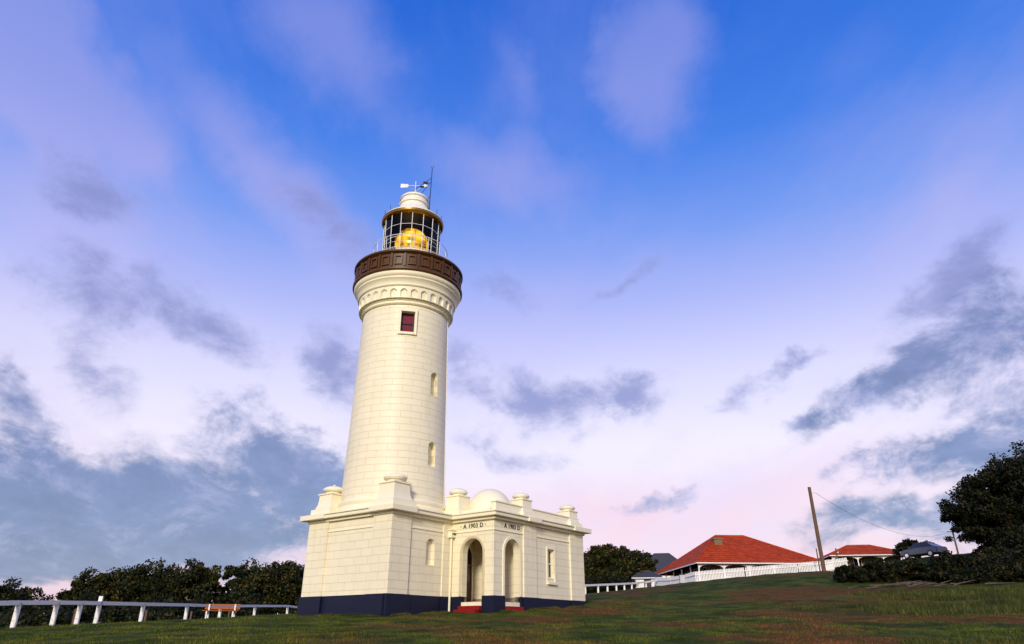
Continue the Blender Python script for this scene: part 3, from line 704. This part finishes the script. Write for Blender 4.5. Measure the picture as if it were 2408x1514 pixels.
# ------------------------------------------------------------ car
C=empty("parked_car",(42.8,74.5,h(42.8,74.5)-.05),R(-66))
M_car=simple("silver_blue_paint",(.08,.10,.14),.25,.4,.05,2,spec=.6)
def extr_y(name,poly,y0,y1,m,E,bev=.06,top=None):
    n=len(poly); V=[(x,y0,z) for x,z in poly]+[(x,y1,z) for x,z in poly]
    if top:
        V=[(x,(y0+y1)/2+((y-(y0+y1)/2)*(top if z>1.2 else 1)),z) for x,y,z in V]
    F=[tuple(range(n)),tuple(range(n,2*n))[::-1]]+[(i,(i+1)%n,n+(i+1)%n,n+i) for i in range(n)]
    o=mobj(name,V,F,m,E); md=o.modifiers.new("bevel",'BEVEL'); md.width=bev; md.segments=3; return o
extr_y("body",[(-2.1,.28),(-2.15,.62),(-2.0,.80),(-1.05,.97),(1.9,1.0),(2.1,.85),(2.12,.3)],-.88,.88,M_car,C,.09)
extr_y("cabin",[(-1.15,.95),(-.35,1.42),(.9,1.46),(1.75,.98)],-.8,.8,M_dglass,C,.04,.8)
extr_y("roof",[(-.42,1.40),(-.3,1.47),(.85,1.5),(1.05,1.42)],-.67,.67,M_car,C,.03)
for i,(x,y) in enumerate([(-1.35,-.8),(-1.35,.8),(1.35,-.8),(1.35,.8)]):
    tubes("wheel_%d"%i,[((x,y-.1,.31),(x,y+.1,.31),.32,.32)],M_dark,C,seg=20)
    tubes("hub_%d"%i,[((x,y-.12,.31),(x,y+.12,.31),.19,.19)],M_white,C,seg=14)
boxes("headlights",[(-2.16,-1.95,-.8,-.45,.6,.76),(-2.16,-1.95,.45,.8,.6,.76)],simple("headlight",(.8,.82,.85),.1,0,.05,2,spec=.8),C,.03)
boxes("grille",[(-2.18,-2.05,-.42,.42,.5,.66),(-2.17,-2.05,-.6,.6,.3,.4)],M_dark,C,.01)
boxes("number_plate",[(-2.19,-2.181,-.2,.2,.42,.5)],M_white,C)
boxes("mirrors",[(-.95,-.75,-1.02,-.86,.95,1.08),(-.95,-.75,.86,1.02,.95,1.08)],M_car,C,.03)

# ------------------------------------------------------------ world sky
SUN=Vector((-.16,-.93,.36)).normalized()
w=bpy.data.worlds.new("World"); sc.world=w; w.use_nodes=True; t=NT(w.node_tree); t.n.clear()
out=t.new('ShaderNodeOutputWorld'); bg=t.new('ShaderNodeBackground')
sky=t.new('ShaderNodeTexSky',sky_type='NISHITA'); sky.sun_disc=False; sky.sun_elevation=math.asin(SUN.z); sky.sun_rotation=math.atan2(SUN.x,SUN.y)
tc=t.new('ShaderNodeTexCoord').outputs['Generated']
x,y,z=t.sep(tc)
el=t.math('ARCSINE',z); az=t.math('ARCTAN2',x,y)
zp=t.math('ADD',t.math('MAXIMUM',z,0.),.13)
qx=t.math('DIVIDE',x,zp); qy=t.math('DIVIDE',y,zp)
pl_=t.comb(qx,t.math('MULTIPLY',qy,.5))
nA_=t.noise(pl_,1.5,9,.62,.35)
nS_=t.noise(t.comb(t.math('MULTIPLY',qx,1.),t.math('MULTIPLY',qy,.22),3.),3.2,6,.6,.3)
nB_=t.noise(pl_,3.4,8,.66,.3)
aev=t.comb(az,t.math('MULTIPLY',el,1.5))
nC_=t.noise(aev,8.5,10,.68,.35)
w1=t.noise(aev,5.,5,.6); w2=t.noise(t.comb(t.math('ADD',az,7.3),el),6.,5,.6)
azw=t.math('ADD',az,t.math('MULTIPLY',t.math('SUBTRACT',w1,.5),.18)); elw=t.math('ADD',el,t.math('MULTIPLY',t.math('SUBTRACT',w2,.5),.13))
vec=t.comb(azw,elw)
base=t.ramp(z,[(0,lin(212,174,195)),(.07,lin(228,190,208)),(.15,lin(238,217,230)),(.24,lin(239,228,244)),(.33,lin(217,212,244)),(.43,lin(170,177,240)),(.52,lin(112,148,235)),(.62,lin(52,118,226)),(.74,lin(10,96,212)),(.9,lin(4,80,190))])
def pe(px,py):
    u=(px-1204)/1605; v=(757-py)/1605; d=Vector((u,CP-v*SP,SP+v*CP)).normalized()
    return math.atan2(d.x,d.y),math.asin(d.z)
def lobes(lst):
    acc=None
    for px,py,la,sb,ang,wt in lst:
        a0,e0=pe(px,py); c_,s_=math.cos(R(ang)),math.sin(R(ang))
        a1,e1=pe(px+la*c_,py+la*s_); a2,e2=pe(px-sb*s_,py+sb*c_)
        la_=math.hypot(a1-a0,e1-e0)*1.35; sb_=math.hypot(a2-a0,e2-e0)*1.35
        mp=t.new('ShaderNodeMapping',vector_type='TEXTURE'); mp.inputs['Location'].default_value=(a0,e0,0); mp.inputs['Rotation'].default_value=(0,0,math.atan2(e1-e0,a1-a0)); mp.inputs['Scale'].default_value=(la_,sb_,1)
        t.l.new(vec,mp.inputs[0]); gr=t.new('ShaderNodeTexGradient',gradient_type='SPHERICAL'); t.l.new(mp.outputs[0],gr.inputs[0])
        f=t.math('MULTIPLY',gr.outputs['Fac'],wt)
        acc=f if acc is None else t.math('ADD',acc,f)
    return acc
wisps=lobes([(100,230,400,190,60,1.4),(40,90,250,160,50,.7),(740,50,290,150,50,1.1),(1540,110,190,140,70,1.5),(1210,170,190,70,80,.6),(640,420,400,110,38,1.3),(1190,410,240,100,12,1.0),(330,310,140,70,60,1.0),(900,170,240,150,50,.45),(2250,480,400,180,-50,.9),(1500,280,240,90,70,.4),(2000,160,300,160,0,.35),(1480,640,350,120,-10,.5),(200,640,300,130,30,.6)])
thin=lobes([(190,430,160,75,40,.9),(760,510,190,75,35,.75),(210,690,200,100,20,1.05),(500,750,190,75,35,1.0),(800,870,120,90,70,1.2),(1075,880,80,55,60,.9),(1200,720,75,60,20,.85),(1465,665,100,30,-20,1.0),
 (1260,950,130,70,10,1.25),(1450,925,180,55,0,1.05),(1740,935,90,50,-20,1.1),(1860,855,90,24,-25,.8),(1885,995,70,24,-10,.9),(1540,1170,120,28,-28,1.0),(1150,1050,110,45,20,.65),(1320,1075,100,35,0,.5),(230,860,140,60,40,.8),(2080,1100,130,36,-20,1.),(2230,690,260,85,-40,1.1)])
heavy=lobes([(2050,925,200,60,-32,1.15),(2330,800,230,130,-28,1.3),(2230,1040,270,65,-25,1.25),(2390,1040,170,90,-20,1.2),
 (150,1190,400,140,8,1.6),(480,1190,330,140,14,1.3),(640,1060,200,85,45,1.15),(300,1310,460,70,3,1.05),(40,940,150,70,40,1.1),(740,1130,130,90,40,1.0),(2120,1230,330,60,-8,1.0),(2380,1190,170,110,-10,1.2)])
pinks=lobes([(1500,1230,500,110,0,1.2),(620,1260,140,50,30,.8),(1900,1130,300,80,-10,.6)])
col=t.mix(t.math('MULTIPLY',pinks,.6,clamp=True),base,lin(236,190,208))
strk=t.math('ADD',t.math('MULTIPLY',t.math('SUBTRACT',nA_,.5),1.3),t.math('MULTIPLY',t.math('SUBTRACT',nS_,.5),.9))
wd=t.smooth(t.math('ADD',wisps,strk),-.05,1.25,0,.85)
amb=t.smooth(t.math('ADD',nA_,t.math('MULTIPLY',t.math('SUBTRACT',nS_,.5),.5)),.38,.78,0,.5)
wd=t.math('MAXIMUM',wd,amb)
wcol=t.ramp(el,[(0,lin(230,213,234)),(.45,lin(186,182,237)),(.62,lin(150,156,229)),(.85,lin(120,138,222))])
col=t.mix(wd,col,wcol)
ns=t.math('ADD',t.math('MULTIPLY',t.math('SUBTRACT',nB_,.5),1.5),t.math('MULTIPLY',t.math('SUBTRACT',nC_,.5),2.4))
d1=t.math('MULTIPLY',t.smooth(t.math('ADD',thin,ns),.05,1.2,0,.92),t.smooth(thin,.0,.5))
tcol=t.ramp(el,[(0,lin(144,144,188)),(.2,lin(136,138,188)),(.4,lin(134,136,192)),(.7,lin(130,138,204))])
col=t.mix(d1,col,tcol)
d2_=t.math('MULTIPLY',t.smooth(t.math('ADD',heavy,ns),-.05,1.05,0,.96),t.smooth(heavy,.0,.42))
dcol=t.ramp(el,[(0,lin(122,134,180)),(.12,lin(102,119,168)),(.28,lin(116,125,176)),(.45,lin(128,134,190)),(.7,lin(134,142,206))])
dcol=t.mix(t.smooth(t.math('ADD',t.math('MULTIPLY',nC_,.65),t.math('MULTIPLY',nB_,.35)),.42,.62,0,.65),dcol,lin(76,92,140))
dcol=t.mix(t.smooth(t.math('ADD',t.math('MULTIPLY',nC_,.65),t.math('MULTIPLY',nA_,.35)),.50,.36,0,.6),dcol,lin(174,170,206))
col=t.mix(d2_,col,dcol)
col=t.mix(.03,col,sky.outputs[0])
t.l.new(col,bg.inputs[0]); bg.inputs[1].default_value=1.0; t.l.new(bg.outputs[0],out.inputs[0])
# ------------------------------------------------------------ sun
sd=bpy.data.lights.new("sun",'SUN'); sd.energy=3.0; sd.angle=R(10); sd.color=(1,.88,.69)
so=bpy.data.objects.new("sun",sd); sc.collection.objects.link(so); so.rotation_euler=SUN.to_track_quat('Z','Y').to_euler()
sc.view_settings.view_transform='Standard'; sc.view_settings.look='None'; sc.view_settings.exposure=0
